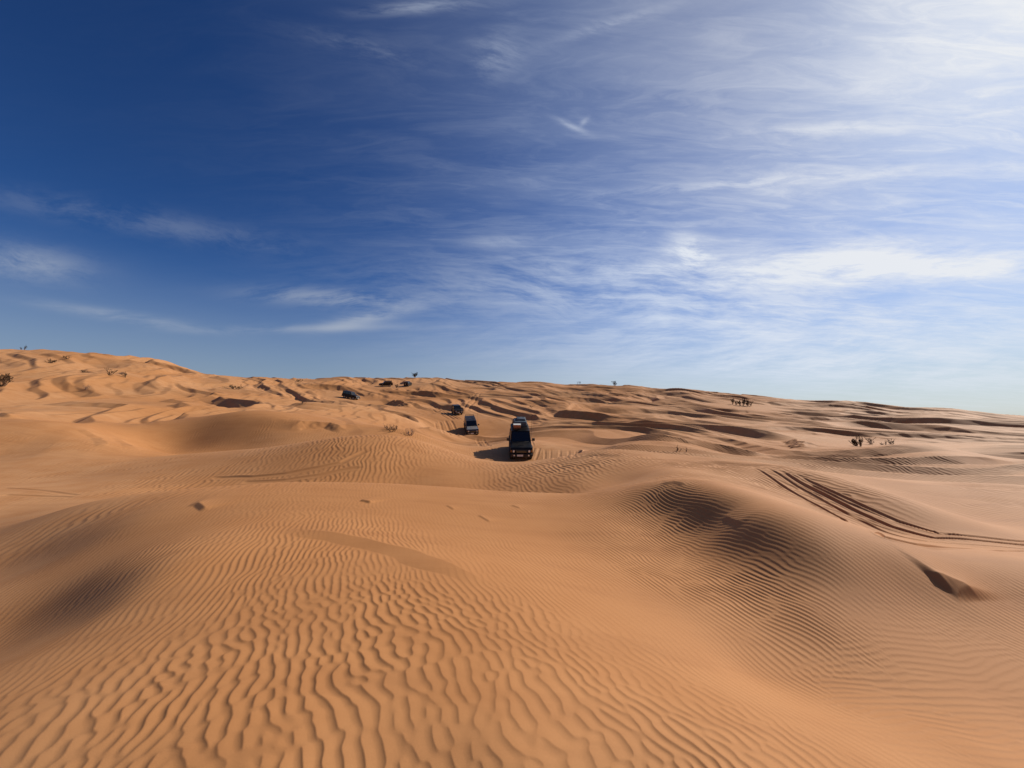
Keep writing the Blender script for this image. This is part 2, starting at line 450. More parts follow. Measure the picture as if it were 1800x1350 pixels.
SCARPS = [
 ([(1632,1016),(1658,1019),(1694,1036),(1726,1058)], 0.09, 0.34, 0.3),
 ([(1160,852),(1185,848),(1208,853)], 0.03, 0.12, 0.4),
 ([(840,905),(852,912),(864,919)], 0.016, 0.05, 0.25),
 ([(785,888),(800,897)], 0.015, 0.05, 0.25),
 ([(898,888),(916,894)], 0.016, 0.05, 0.25),
 ([(1272,905),(1290,915),(1310,921)], 0.02, 0.08, 0.4),
 ([(328,890),(348,887),(366,897)], 0.045, 0.09, 0.4),
 ([(500,928),(640,952),(760,985),(880,1030)], 0.045, 0.28, 1.0),
 ([(505,758),(530,748),(580,750),(612,760)], 0.38, 0.8, 3.5),
 ([(684,706),(705,710),(724,718)], 0.9, 1.6, 5.0),
 ([(1390,775),(1405,783),(1416,790)], 0.5, 1.0, 2.0),
 ([(110,750),(150,757),(178,772),(190,790)], 0.10, 0.5, 1.2),
 ([(185,764),(215,774),(240,792)], 0.10, 0.5, 1.2),
 ([(0,728),(20,736)], 0.25, 0.4, 1.2),
 ([(632,880),(645,882),(655,885)], 0.035, 0.06, 0.4),
 ([(1010,790),(1022,790),(1030,796)], 0.35, 0.3, 0.6),
]
def seg_dist(x, y, pts):
    """Signed distance to a polyline (positive on its left side) and the parameter along it (0..1)."""
    best = np.full(x.shape, 1e9); sgn = np.zeros(x.shape); par = np.zeros(x.shape)
    L = [0.0]
    for a, b in zip(pts[:-1], pts[1:]):
        L.append(L[-1] + math.hypot(b[0] - a[0], b[1] - a[1]))
    for i, (a, b) in enumerate(zip(pts[:-1], pts[1:])):
        dx, dy = b[0] - a[0], b[1] - a[1]; ll = math.hypot(dx, dy) + 1e-9
        t = ((x - a[0]) * dx + (y - a[1]) * dy) / ll ** 2
        tc = np.clip(t, 0, 1)
        ex, ey = x - a[0] - tc * dx, y - a[1] - tc * dy
        d = np.hypot(ex, ey)
        m = d < best
        best = np.where(m, d, best)
        cr = dx * (y - a[1]) - dy * (x - a[0])
        sgn = np.where(m, np.sign(cr), sgn)
        par = np.where(m, (L[i] + tc * ll) / L[-1], par)
    return best * sgn, par

def h1(x, y):
    r = np.hypot(x, y) + 1e-6
    return base_height(x, y) + sky_fix(np.arctan2(x, y), r) * r

scarps = []
for pts, H, w, back in SCARPS:
    scarps.append(([tuple(ground_pix(px, py, h1)[:2]) for px, py in pts], H, w, back))

TRACKS = [  # pixels, groove half width, depth
 ([(1318,820),(1398,868),(1482,913),(1550,943),(1620,959),(1800,970),(1950,976)], 0.06, 0.034),
 ([(1345,822),(1418,865),(1492,905),(1558,936),(1632,953),(1800,965),(1950,971)], 0.055, 0.030),
 ([(1368,826),(1436,865),(1502,897),(1566,926),(1642,947),(1800,959),(1950,964)], 0.065, 0.042),
 ([(1400,834),(1460,864),(1518,890),(1576,915),(1654,940),(1800,953),(1950,957)], 0.05, 0.030),
 ([(1420,850),(1490,884),(1560,912),(1640,936),(1720,946)], 0.04, 0.020),
 ([(1400,858),(1470,893),(1540,924),(1610,944)], 0.04, 0.018),
 ([(0,858),(70,862),(140,871)], 0.10, 0.018),
 ([(0,870),(60,872),(130,874)], 0.10, 0.018),
 ([(367,840),(440,839),(500,833),(560,822),(600,814),(650,790)], 0.14, 0.035),
 ([(420,848),(500,845),(560,836),(640,820)], 0.12, 0.025),
 ([(862,787),(866,802)], 0.119, 0.028),([(874,787),(880,804)], 0.119, 0.028),
 ([(940,787),(930,809)], 0.128, 0.050),([(949,787),(941,809)], 0.128, 0.044),([(958,788),(952,808)], 0.111, 0.033),([(968,788),(963,808)], 0.102, 0.028),([(985,789),(976,808)], 0.128, 0.039),([(1000,790),(994,807)], 0.119, 0.033),([(1012,791),(1008,806)], 0.102, 0.028),
 ([(925,760),(938,787)], 0.136, 0.044),([(905,758),(898,785)], 0.136, 0.033),
 ([(762,712),(798,738)], 0.238, 0.088),([(768,712),(806,738)], 0.238, 0.088),([(776,714),(812,738)], 0.187, 0.066),([(752,716),(790,738)], 0.187, 0.066),
 ([(782,738),(806,768)], 0.212, 0.077),([(792,738),(818,768)], 0.212, 0.077),([(772,740),(792,766)], 0.212, 0.066),([(764,742),(780,764)], 0.187, 0.055),([(812,740),(826,752)], 0.170, 0.055),
 ([(838,690),(812,720)], 0.297, 0.077),([(846,690),(820,724)], 0.297, 0.077),([(850,768),(862,786)], 0.170, 0.044),([(838,768),(850,786)], 0.170, 0.044),
]
tracks = [([tuple(ground_pix(px, py, h1)[:2]) for px, py in pts], w, dep) for pts, w, dep in TRACKS]

RG = smooth_tile(256, 0.15, 0.9, 41)
def h2(x, y, want_mask=False):
    """Ground height with scarps and wheel ruts; optionally how much of the ripple cover is left."""
    h = h1(x, y)
    mask = np.ones(x.shape)
    for pts, H, w, back in scarps:
        xs = [p[0] for p in pts]; ys = [p[1] for p in pts]
        m = (x > min(xs) - 3 * back) & (x < max(xs) + 3 * back) & (y > min(ys) - 3 * back) & (y < max(ys) + 3 * back)
        if not m.any():
            continue
        sd, par = seg_dist(x[m], y[m], pts)
        sd = sd + RG(x[m], y[m]) * 0.10 * w
        end = sstep(0, .25, par) * sstep(1, .75, par)
        f = np.where(sd > 0, np.exp(-sd / back * 1.6), np.clip(1 + sd / w, 0, 1))
        h[m] += H * f * end
        mask[m] *= 1 - 0.95 * end * sstep(-1.3 * w, -0.9 * w, sd) * sstep(0.25 * w, 0.0, sd)
    for pts, w, dep in tracks:
        xs = [p[0] for p in pts]; ys = [p[1] for p in pts]
        b = 4 * w
        m = (x > min(xs) - b) & (x < max(xs) + b) & (y > min(ys) - b) & (y < max(ys) + b)
        if not m.any():
            continue
        xm, ym = x[m], y[m]
        sd, par = seg_dist(xm, ym, pts)
        sd = sd + RG(xm * .4, ym * .4) * 0.10 * w
        a = np.abs(sd) / w
        end = sstep(0, .08, par) * sstep(1, .92, par)
        rough = np.clip(1 + 0.5 * RG(xm * .6 + 9, ym * .6), 0.1, 2)
        g = -np.clip(1 - a ** 4, 0, 1) + 0.28 * np.exp(-((a - 1.4) / 0.40) ** 2) * rough
        h[m] += dep * g * end
        mask[m] *= 1 - end * sstep(2.0, 1.2, a)
    return (h, mask) if want_mask else h

# ------------------------------------------------------------------ ripples
RA = phasor_tile(1024, 0.010, 0.098, 27, 0.18, 0.42, 31)      # broad ripples on the near crest
RB = phasor_tile(1024, 0.0075, 0.070, 20, 0.10, 0.13, 32)      # finer ripples on the slopes
RD = phasor_tile(1024, 0.019, 0.19, 14, 0.15, 0.24, 37)      # wide ripples farther off
RC = phasor_tile(1024, 0.009, 0.080, 97, 0.13, 0.20, 33)      # crosswise ripples in the valley floor
RW1 = smooth_tile(512, 0.10, 1.3, 34); RW2 = smooth_tile(512, 0.10, 1.3, 35)
RM = smooth_tile(512, 0.12, 2.2, 36)
AMP = [  # pixel, amplitude of the ripples (1 = full), weight of the broad kind, weight of the crosswise kind
 (450,1300,1.0,1,0),(900,1300,1.0,1,0),(0,1300,.8,1,0),(1200,1330,.9,1,0),(700,1150,1.0,1,0),(400,1150,1.0,1,0),(1000,1200,.95,1,0),(1300,1290,.5,1,0),
 (600,1000,.95,.35,0),(400,1050,.95,.45,0),(500,1080,.95,.6,0),(430,1000,.95,.2,0),(520,1010,.95,.5,0),(750,1080,.85,.6,0),(650,1060,.95,.6,0),(850,1100,.8,.7,0),(500,950,.8,.3,0),(320,1020,.8,.1,0),(600,940,.6,.4,0),(300,1100,.95,.5,0),(260,1060,.8,.3,0),(300,970,.7,.3,0),(200,1000,.7,0,0),(150,930,.6,0,0),
 (250,920,.25,0,0),(200,890,.6,.5,0),(330,960,.5,.2,0),(280,1035,.35,.2,0),(450,890,.45,.5,0),(600,880,.35,.5,0),(750,890,.15,0,0),
 (60,1050,.25,0,0),(120,1080,.12,0,0),(0,1090,.9,0,1),(60,1150,.3,0,0),(30,1000,.7,0,0),
 (850,920,.18,0,0),(950,960,.35,0,0),(1000,1020,.3,0,0),(1150,1090,.12,0,0),(1000,900,.3,0,0),(850,1020,.3,.3,0),(1100,1150,.35,.7,0),(1350,1220,.18,.2,0),
 (1080,930,.7,0,0),(1180,900,.95,0,0),(1250,950,1.1,0,0),(1350,1000,1.15,0,0),(1480,1030,1.1,0,.1),(1250,1030,.9,0,0),(1350,1070,.9,0,.1),(1550,1050,.7,0,.4),(1760,1050,.8,0,.1),
 (1450,1120,.5,0,.3),(1600,1110,.25,0,.6),(1300,1120,.35,0,0),(1500,1180,.55,0,.7),(1700,1180,.55,0,.8),(1650,1260,.8,0,1),(1780,1280,.8,0,1),(1500,1260,.3,0,.6),(1700,1340,.3,0,.5),
 (1300,880,.15,0,0),(1420,935,.2,0,0),(1560,975,.35,0,.3),(1750,975,.15,0,.3),(1200,830,.3,0,0),(1050,870,.8,0,0),
]
_amp = []
for px, py, a, b, c in AMP:
    g = ground_pix(px, py, h1)
    _amp.append((math.atan2(g.x, g.y), math.log(math.hypot(g.x, g.y)), a, b, c))
_amp = np.array(_amp)
def amp_grid():
    out = np.zeros((3, GL, GA), np.float32)
    for i, l in enumerate(gl):
        d2 = (ga[:, None] - _amp[None, :, 0]) ** 2 + (l - _amp[None, :, 1]) ** 2
        w = np.exp(-d2 / (2 * 0.075 ** 2)) + 1e-5 / (d2 + 0.02)
        w /= w.sum(1, keepdims=True)
        for k in range(3):
            out[k, i] = w @ _amp[:, 2 + k]
    return out
_AG = amp_grid()

def ripples(x, y, r, az, mask):
    lr = np.log(r)
    amp = grid_sample(_AG[0], az, lr); br = grid_sample(_AG[1], az, lr); cr = grid_sample(_AG[2], az, lr)
    far = sstep(10.5, 13.5, r)
    amp = amp * (1 - far) + far * np.clip(0.55 + 0.35 * RM(x * .35, y * .35), 0.05, 1.0)
    br = br * (1 - far); cr = cr * (1 - far)
    amp = amp * np.clip(1.0 + 0.22 * RM(x, y), .3, 1.4) * sstep(60, 30, r)
    wx, wy = RW1(x, y), RW2(x, y)
    ga_ = RA(x + .028 * wx, y + .028 * wy)
    gb_ = RB(x + .022 * wx, y + .022 * wy)
    gc_ = RC(x + .03 * wx, y + .03 * wy)
    br = sstep(.25, .75, br); cr = sstep(.25, .75, cr)
    G = ga_ * br + (gb_ * (1 - cr) + gc_ * cr) * (1 - br)
    gd_ = RD(x + .04 * wx, y + .04 * wy)
    far2 = sstep(9.0, 12.5, r)
    G = G * (1 - far2) + gd_ * far2
    H = 0.0105 * far2 + (1 - far2) * (0.0046 * br + 0.0046 * (1 - br))
    wv = wave(G, 0.60, 2.6)
    return wv * H * 1.95 * amp * mask, np.clip(wv * 1.6, 0, 1) * np.clip(amp, 0, 1) * mask

# ------------------------------------------------------------------ ground sheet
def build_ground():
    rows = []
    r = 0.9
    while r < 4000:
        rows.append(r)
        if r < 3: dr = 0.0031 * r
        elif r < 4: dr = 0.0030 * r
        elif r < 9: dr = 0.0023 * r
        elif r < 10: dr = 0.0028 * r
        elif r < 28: dr = 0.034
        elif r < 165: dr = 0.034 * (r / 28) ** 1.5
        else: dr = 0.06 * r
        r += dr
    rr = np.array([0.15, 0.4, 0.65] + rows)
    fine = np.concatenate([np.arange(-57.0, 11.0, 0.098), np.arange(11.0, 50.0, 0.062), np.arange(50.0, 57.01, 0.098)])
    left = fine[0] - np.cumsum(np.geomspace(0.12, 7, 38)); left = left[left > -178]
    az = R(1) * np.concatenate([left[::-1], fine, fine[-1] + (fine[0] - left)])
    na, nr = len(az), len(rr)
    AA, RR = np.meshgrid(az, rr)
    AA, RR = AA.ravel(), RR.ravel()
    x, y = RR * np.sin(AA), RR * np.cos(AA)
    h = np.empty_like(x); coarse = np.zeros(len(x) + 1, np.float32)
    CH = 400000
    for i in range(0, len(x), CH):
        s = slice(i, i + CH)
        xs, ys, rs, azs = x[s], y[s], RR[s], AA[s]
        hh, mk = h2(xs, ys, True)
        near = sstep(0.5, 1.2, rs)
        azc = np.clip(azs, AZ0, AZ1)
        rip, crs = ripples(xs, ys, np.maximum(rs, .6), azc, mk)
        coarse[i:i + len(crs)] = crs
        hh = hh + rip * sstep(100, 75, np.abs(np.degrees(azs)))
        side = sstep(70, 85, np.abs(np.degrees(azs)))
        hh = hh * (1 - side) + side * np.clip(-1.9 - 0.01 * rs, -4, 0)
        hh = hh * near + (-1.68) * (1 - near)
        out = sstep(185, 235, rs)
        hh = np.where(rs > 185, hh * (1 - out) + (-9.0) * out, hh)
        h[s] = hh
    V = np.empty((na * nr, 3), np.float32)
    V[:, 0], V[:, 1], V[:, 2] = x, y, h
    ii = (np.arange(nr - 1)[:, None] * na + np.arange(na - 1)[None]).ravel()
    Q = np.stack([ii, ii + na, ii + na + 1, ii + 1], 1).astype(np.int32)
    # close the sheet behind the camera
    j = np.arange(nr - 1) * na
    Q = np.concatenate([Q, np.stack([j + na - 1, j + 2 * na - 1, j + na, j], 1).astype(np.int32)])
    nv = len(V)
    # close the middle
    V = np.concatenate([V, np.array([[0, 0, -1.68]], np.float32)])
    tri = np.stack([np.full(na, nv), np.arange(na), (np.arange(na) + 1) % na], 1).astype(np.int32)
    me = bpy.data.meshes.new('sand_ground')
    me.vertices.add(len(V)); me.vertices.foreach_set('co', V.ravel())
    nl = len(Q) * 4 + len(tri) * 3
    me.loops.add(nl); me.loops.foreach_set('vertex_index', np.concatenate([Q[:, ::-1].ravel(), tri[:, ::-1].ravel()]))
    me.polygons.add(len(Q) + len(tri))
    me.polygons.foreach_set('loop_start', np.concatenate([np.arange(len(Q)) * 4, len(Q) * 4 + np.arange(len(tri)) * 3]).astype(np.int32))
    me.polygons.foreach_set('use_smooth', np.ones(len(Q) + len(tri), bool))
    me.update(calc_edges=True)
    at = me.attributes.new('coarse_grain', 'FLOAT', 'POINT')
    at.data.foreach_set('value', coarse)
    o = bpy.data.objects.new('sand_ground', me)
    link(o)
    set_props(o, 'rippled orange desert sand rolling away in dunes to the skyline', 'sand', kind='structure')
    return o

# ------------------------------------------------------------------ materials
def mat(name, col, rough=0.6, metal=0.0, spec=0.5, noise=None, coat=0.0):
    m = bpy.data.materials.new(name)
    m.use_nodes = True
    nt = m.node_tree
    b = nt.nodes['Principled BSDF']
    b.inputs['Base Color'].default_value = (*col, 1)
    b.inputs['Roughness'].default_value = rough
    b.inputs['Metallic'].default_value = metal
    b.inputs['Specular IOR Level'].default_value = spec
    b.inputs['Coat Weight'].default_value = coat
    if noise:
        sc, col2, amt = noise
        tc = nt.nodes.new('ShaderNodeTexCoord')
        t = nt.nodes.new('ShaderNodeTexNoise'); t.inputs['Scale'].default_value = sc; t.inputs['Detail'].default_value = 6
        nt.links.new(tc.outputs['Object'], t.inputs['Vector'])
        mr = nt.nodes.new('ShaderNodeMapRange'); mr.inputs['From Min'].default_value = .4; mr.inputs['From Max'].default_value = .7
        mr.inputs['To Max'].default_value = amt
        nt.links.new(t.outputs['Fac'], mr.inputs['Value'])
        mx = nt.nodes.new('ShaderNodeMix'); mx.data_type = 'RGBA'
        nt.links.new(mr.outputs['Result'], mx.inputs['Factor'])
        mx.inputs['A'].default_value = (*col, 1); mx.inputs['B'].default_value = (*col2, 1)
        nt.links.new(mx.outputs['Result'], b.inputs['Base Color'])
    return m

def sand_material():
    m = bpy.data.materials.new('sand')
    m.use_nodes = True
    nt = m.node_tree; N, L = nt.nodes, nt.links
    b = N['Principled BSDF']
    tc = N.new('ShaderNodeTexCoord')
    def noise(scale, detail, rough=.55):
        t = N.new('ShaderNodeTexNoise'); t.inputs['Scale'].default_value = scale
        t.inputs['Detail'].default_value = detail; t.inputs['Roughness'].default_value = rough
        L.new(tc.outputs['Object'], t.inputs['Vector']); return t.outputs['Fac']
    def rng(v, a, c, to0=0, to1=1):
        r = N.new('ShaderNodeMapRange'); r.interpolation_type = 'SMOOTHSTEP'
        r.inputs['From Min'].default_value = a; r.inputs['From Max'].default_value = c
        r.inputs['To Min'].default_value = to0; r.inputs['To Max'].default_value = to1
        L.new(v, r.inputs['Value']); return r.outputs['Result']
    def mix(f, a, c, blend='MIX'):
        x = N.new('ShaderNodeMix'); x.data_type = 'RGBA'; x.blend_type = blend
        for s, v in (('Factor', f), ('A', a), ('B', c)):
            if isinstance(v, bpy.types.NodeSocket): L.new(v, x.inputs[s])
            else: x.inputs[s].default_value = v
        return x.outputs['Result']
    big = rng(noise(0.045, 3), .38, .62)
    mid = rng(noise(0.9, 5), .35, .68)
    grain = rng(noise(420.0, 2, .7), .3, .7)
    col = mix(big, SAND_A, SAND_B)
    col = mix(mid, col, mix(0.5, col, SAND_C))
    col = mix(grain, mix(1.0, col, (.86, .85, .84, 1), 'MULTIPLY'), mix(1.0, col, (1.12, 1.12, 1.12, 1), 'MULTIPLY'))
    at = N.new('ShaderNodeAttribute'); at.attribute_name = 'coarse_grain'
    cg = N.new('ShaderNodeMath'); cg.operation = 'MULTIPLY'; cg.inputs[1].default_value = 0.30
    L.new(at.outputs['Fac'], cg.inputs[0])
    col = mix(cg.outputs[0], col, mix(1.0, col, (.72, .66, .62, 1), 'MULTIPLY'))
    # streaks of differently coloured sand drawn out along the wind
    mp = N.new('ShaderNodeMapping'); mp.inputs['Rotation'].default_value = (0, 0, R(-25)); mp.inputs['Scale'].default_value = (.35, 2.2, 1)
    L.new(tc.outputs['Object'], mp.inputs[0])
    t2 = N.new('ShaderNodeTexNoise'); t2.inputs['Scale'].default_value = 1.1; t2.inputs['Detail'].default_value = 7; t2.inputs['Roughness'].default_value = .62
    L.new(mp.outputs[0], t2.inputs['Vector'])
    col = mix(rng(t2.outputs['Fac'], .45, .72, 0, .42), col, mix(1.0, col, (.80, .76, .74, 1), 'MULTIPLY'))
    L.new(col, b.inputs['Base Color'])
    b.inputs['Roughness'].default_value = 0.75
    b.inputs['Specular IOR Level'].default_value = 0.12
    bp = N.new('ShaderNodeBump'); bp.inputs['Strength'].default_value = 0.25; bp.inputs['Distance'].default_value = 0.004
    L.new(noise(160.0, 4, .7), bp.inputs['Height'])
    L.new(bp.outputs[0], b.inputs['Normal'])
    return m
SAND_A, SAND_B, SAND_C = (0.470, 0.211, 0.077, 1), (0.510, 0.257, 0.113, 1), (0.42, 0.180, 0.062, 1)

ground = build_ground()
ground.data.materials.append(sand_material())

# ------------------------------------------------------------------ mesh building
class MB:
    """Collects shapes of one part into one bmesh."""
    def __init__(self):
        self.bm = bmesh.new()
    def poly(self, pts):
        return self.bm.faces.new([self.bm.verts.new(p) for p in pts])
    def prism(self, prof, y0, y1, taper=None):
        """Side profile [(x, z)] extruded across the width."""
        a = [self.bm.verts.new((x, y0, z)) for x, z in prof]
        b = [self.bm.verts.new((x, y1, z)) for x, z in prof]
        n = len(prof)
        self.bm.faces.new(a); self.bm.faces.new(b[::-1])
        for i in range(n):
            self.bm.faces.new((a[i], b[i], b[(i + 1) % n], a[(i + 1) % n]))
        return self
    def box(self, c, s, rot=None, bev=0.0):
        r = bmesh.ops.create_cube(self.bm, size=1.0)
        M = Matrix.Translation(c) @ (rot.to_4x4() if rot else Matrix()) @ Matrix.Diagonal((*s, 1))
        bmesh.ops.transform(self.bm, matrix=M, verts=r['verts'])
        if bev > 0:
            es = list({e for v in r['verts'] for e in v.link_edges})
            bmesh.ops.bevel(self.bm, geom=es, offset=bev, segments=2, affect='EDGES', profile=0.6)
        return self
    def tube(self, pts, rads, n=6, cap=True):
        rings = []
        pts = [Vector(p) for p in pts]
        if not hasattr(rads, '__len__'):
            rads = [rads] * len(pts)
        for i, p in enumerate(pts):
            t = (pts[min(i + 1, len(pts) - 1)] - pts[max(i - 1, 0)]).normalized()
            u = t.orthogonal().normalized(); w = t.cross(u)
            if i and rings:
                u0 = (rings[-1][0].co - pts[i - 1])
                u0 = u0 - t * u0.dot(t)
                if u0.length > 1e-6:
                    u = u0.normalized(); w = t.cross(u)
            rings.append([self.bm.verts.new(p + (u * math.cos(a) + w * math.sin(a)) * rads[i]) for a in [2 * math.pi * k / n for k in range(n)]])
        for r0, r1 in zip(rings[:-1], rings[1:]):
            for k in range(n):
                self.bm.faces.new((r0[k], r0[(k + 1) % n], r1[(k + 1) % n], r1[k]))
        if cap and n > 2:
            self.bm.faces.new(rings[0][::-1]); self.bm.faces.new(rings[-1])
        return self
    def lathe(self, prof, c, n=28):
        """Profile [(y, radius)] spun about the Y axis through c."""
        rings = []
        for y, r in prof:
            rings.append([self.bm.verts.new((c[0] + r * math.cos(2 * math.pi * k / n), c[1] + y, c[2] + r * math.sin(2 * math.pi * k / n))) for k in range(n)])
        for r0, r1 in zip(rings[:-1], rings[1:]):
            for k in range(n):
                self.bm.faces.new((r0[k], r0[(k + 1) % n], r1[(k + 1) % n], r1[k]))
        return self
    def panel(self, q, inset=0.0, thick=0.012):
        """A thin slab on a quad of four points, lifted outwards."""
        q = [Vector(p) for p in q]
        nrm = (q[2] - q[0]).cross(q[3] - q[1]).normalized()
        a = [self.bm.verts.new(p + nrm * thick) for p in q]
        b = [self.bm.verts.new(p - nrm * 0.004) for p in q]
        self.bm.faces.new(a); self.bm.faces.new(b[::-1])
        for i in range(4):
            self.bm.faces.new((a[i], b[i], b[(i + 1) % 4], a[(i + 1) % 4]))
        return self
    def build(self, name, m, parent=None, smooth=False, bevel=0.0):
        bmesh.ops.recalc_face_normals(self.bm, faces=self.bm.faces[:])
        if bevel > 0:
            es = [e for e in self.bm.edges if len(e.link_faces) == 2 and e.calc_face_angle(0) > R(25)]
            bmesh.ops.bevel(self.bm, geom=es, offset=bevel, segments=2, affect='EDGES', profile=0.6, clamp_overlap=True)
        me = bpy.data.meshes.new(name)
        self.bm.to_mesh(me); self.bm.free()
        if smooth:
            me.polygons.foreach_set('use_smooth', np.ones(len(me.polygons), bool))
        me.materials.append(m)
        return link(bpy.data.objects.new(name, me), parent)

# ------------------------------------------------------------------ off-road cars
DUST = (0.30, 0.19, 0.10)
M_black = mat('black_paint', (0.006, 0.006, 0.007), 0.42, 0, 0.2, (2.2, DUST, 0.05), 0.05)
M_white = mat('silver_grey_paint', (0.20, 0.20, 0.195), 0.35, 0, 0.5, (2.2, DUST, 0.45), 0.5)
M_grey = mat('dark_grey_paint', (0.035, 0.037, 0.042), 0.32, 0, 0.5, (2.0, DUST, 0.15), 0.4)
M_plastic = mat('black_plastic', (0.016, 0.016, 0.016), 0.7, 0, 0.4, (3.0, DUST, 0.25))
M_rubber = mat('tyre_rubber', (0.018, 0.017, 0.016), 0.85, 0, 0.3, (5.0, DUST, 0.5))
M_glass = mat('dark_glass', (0.010, 0.012, 0.014), 0.06, 0, 0.6)
M_steel = mat('bare_metal', (0.35, 0.35, 0.36), 0.35, 0.9, 0.5, (6.0, DUST, 0.2))
M_lamp = mat('lamp_glass', (0.75, 0.75, 0.72), 0.08, 0.3, 0.8)
M_red = mat('red_lens', (0.30, 0.012, 0.010), 0.15, 0, 0.6)
M_amber = mat('amber_lens', (0.6, 0.20, 0.02), 0.15, 0, 0.6)
M_plate = mat('plate_white', (0.72, 0.70, 0.66), 0.4)
M_tarp = mat('blue_grey_tarpaulin', (0.055, 0.075, 0.10), 0.65, 0, 0.4, (4.0, (0.12, 0.12, 0.12), 0.5))
M_orange = mat('orange_plastic', (0.42, 0.13, 0.05), 0.5, 0, 0.4, (6.0, (0.25, 0.12, 0.07), 0.5))
M_cream = mat('cream_plastic', (0.70, 0.68, 0.62), 0.5)

def lerp(a, b, t):
    return tuple(a[i] + (b[i] - a[i]) * t for i in range(3))
def sub_quad(q, u0, u1, v0, v1):
    """Part of a quad (corners bottom-left, bottom-right, top-right, top-left)."""
    P = lambda u, v: lerp(lerp(q[0], q[1], u), lerp(q[3], q[2], u), v)
    return [P(u0, v0), P(u1, v0), P(u1, v1), P(u0, v1)]

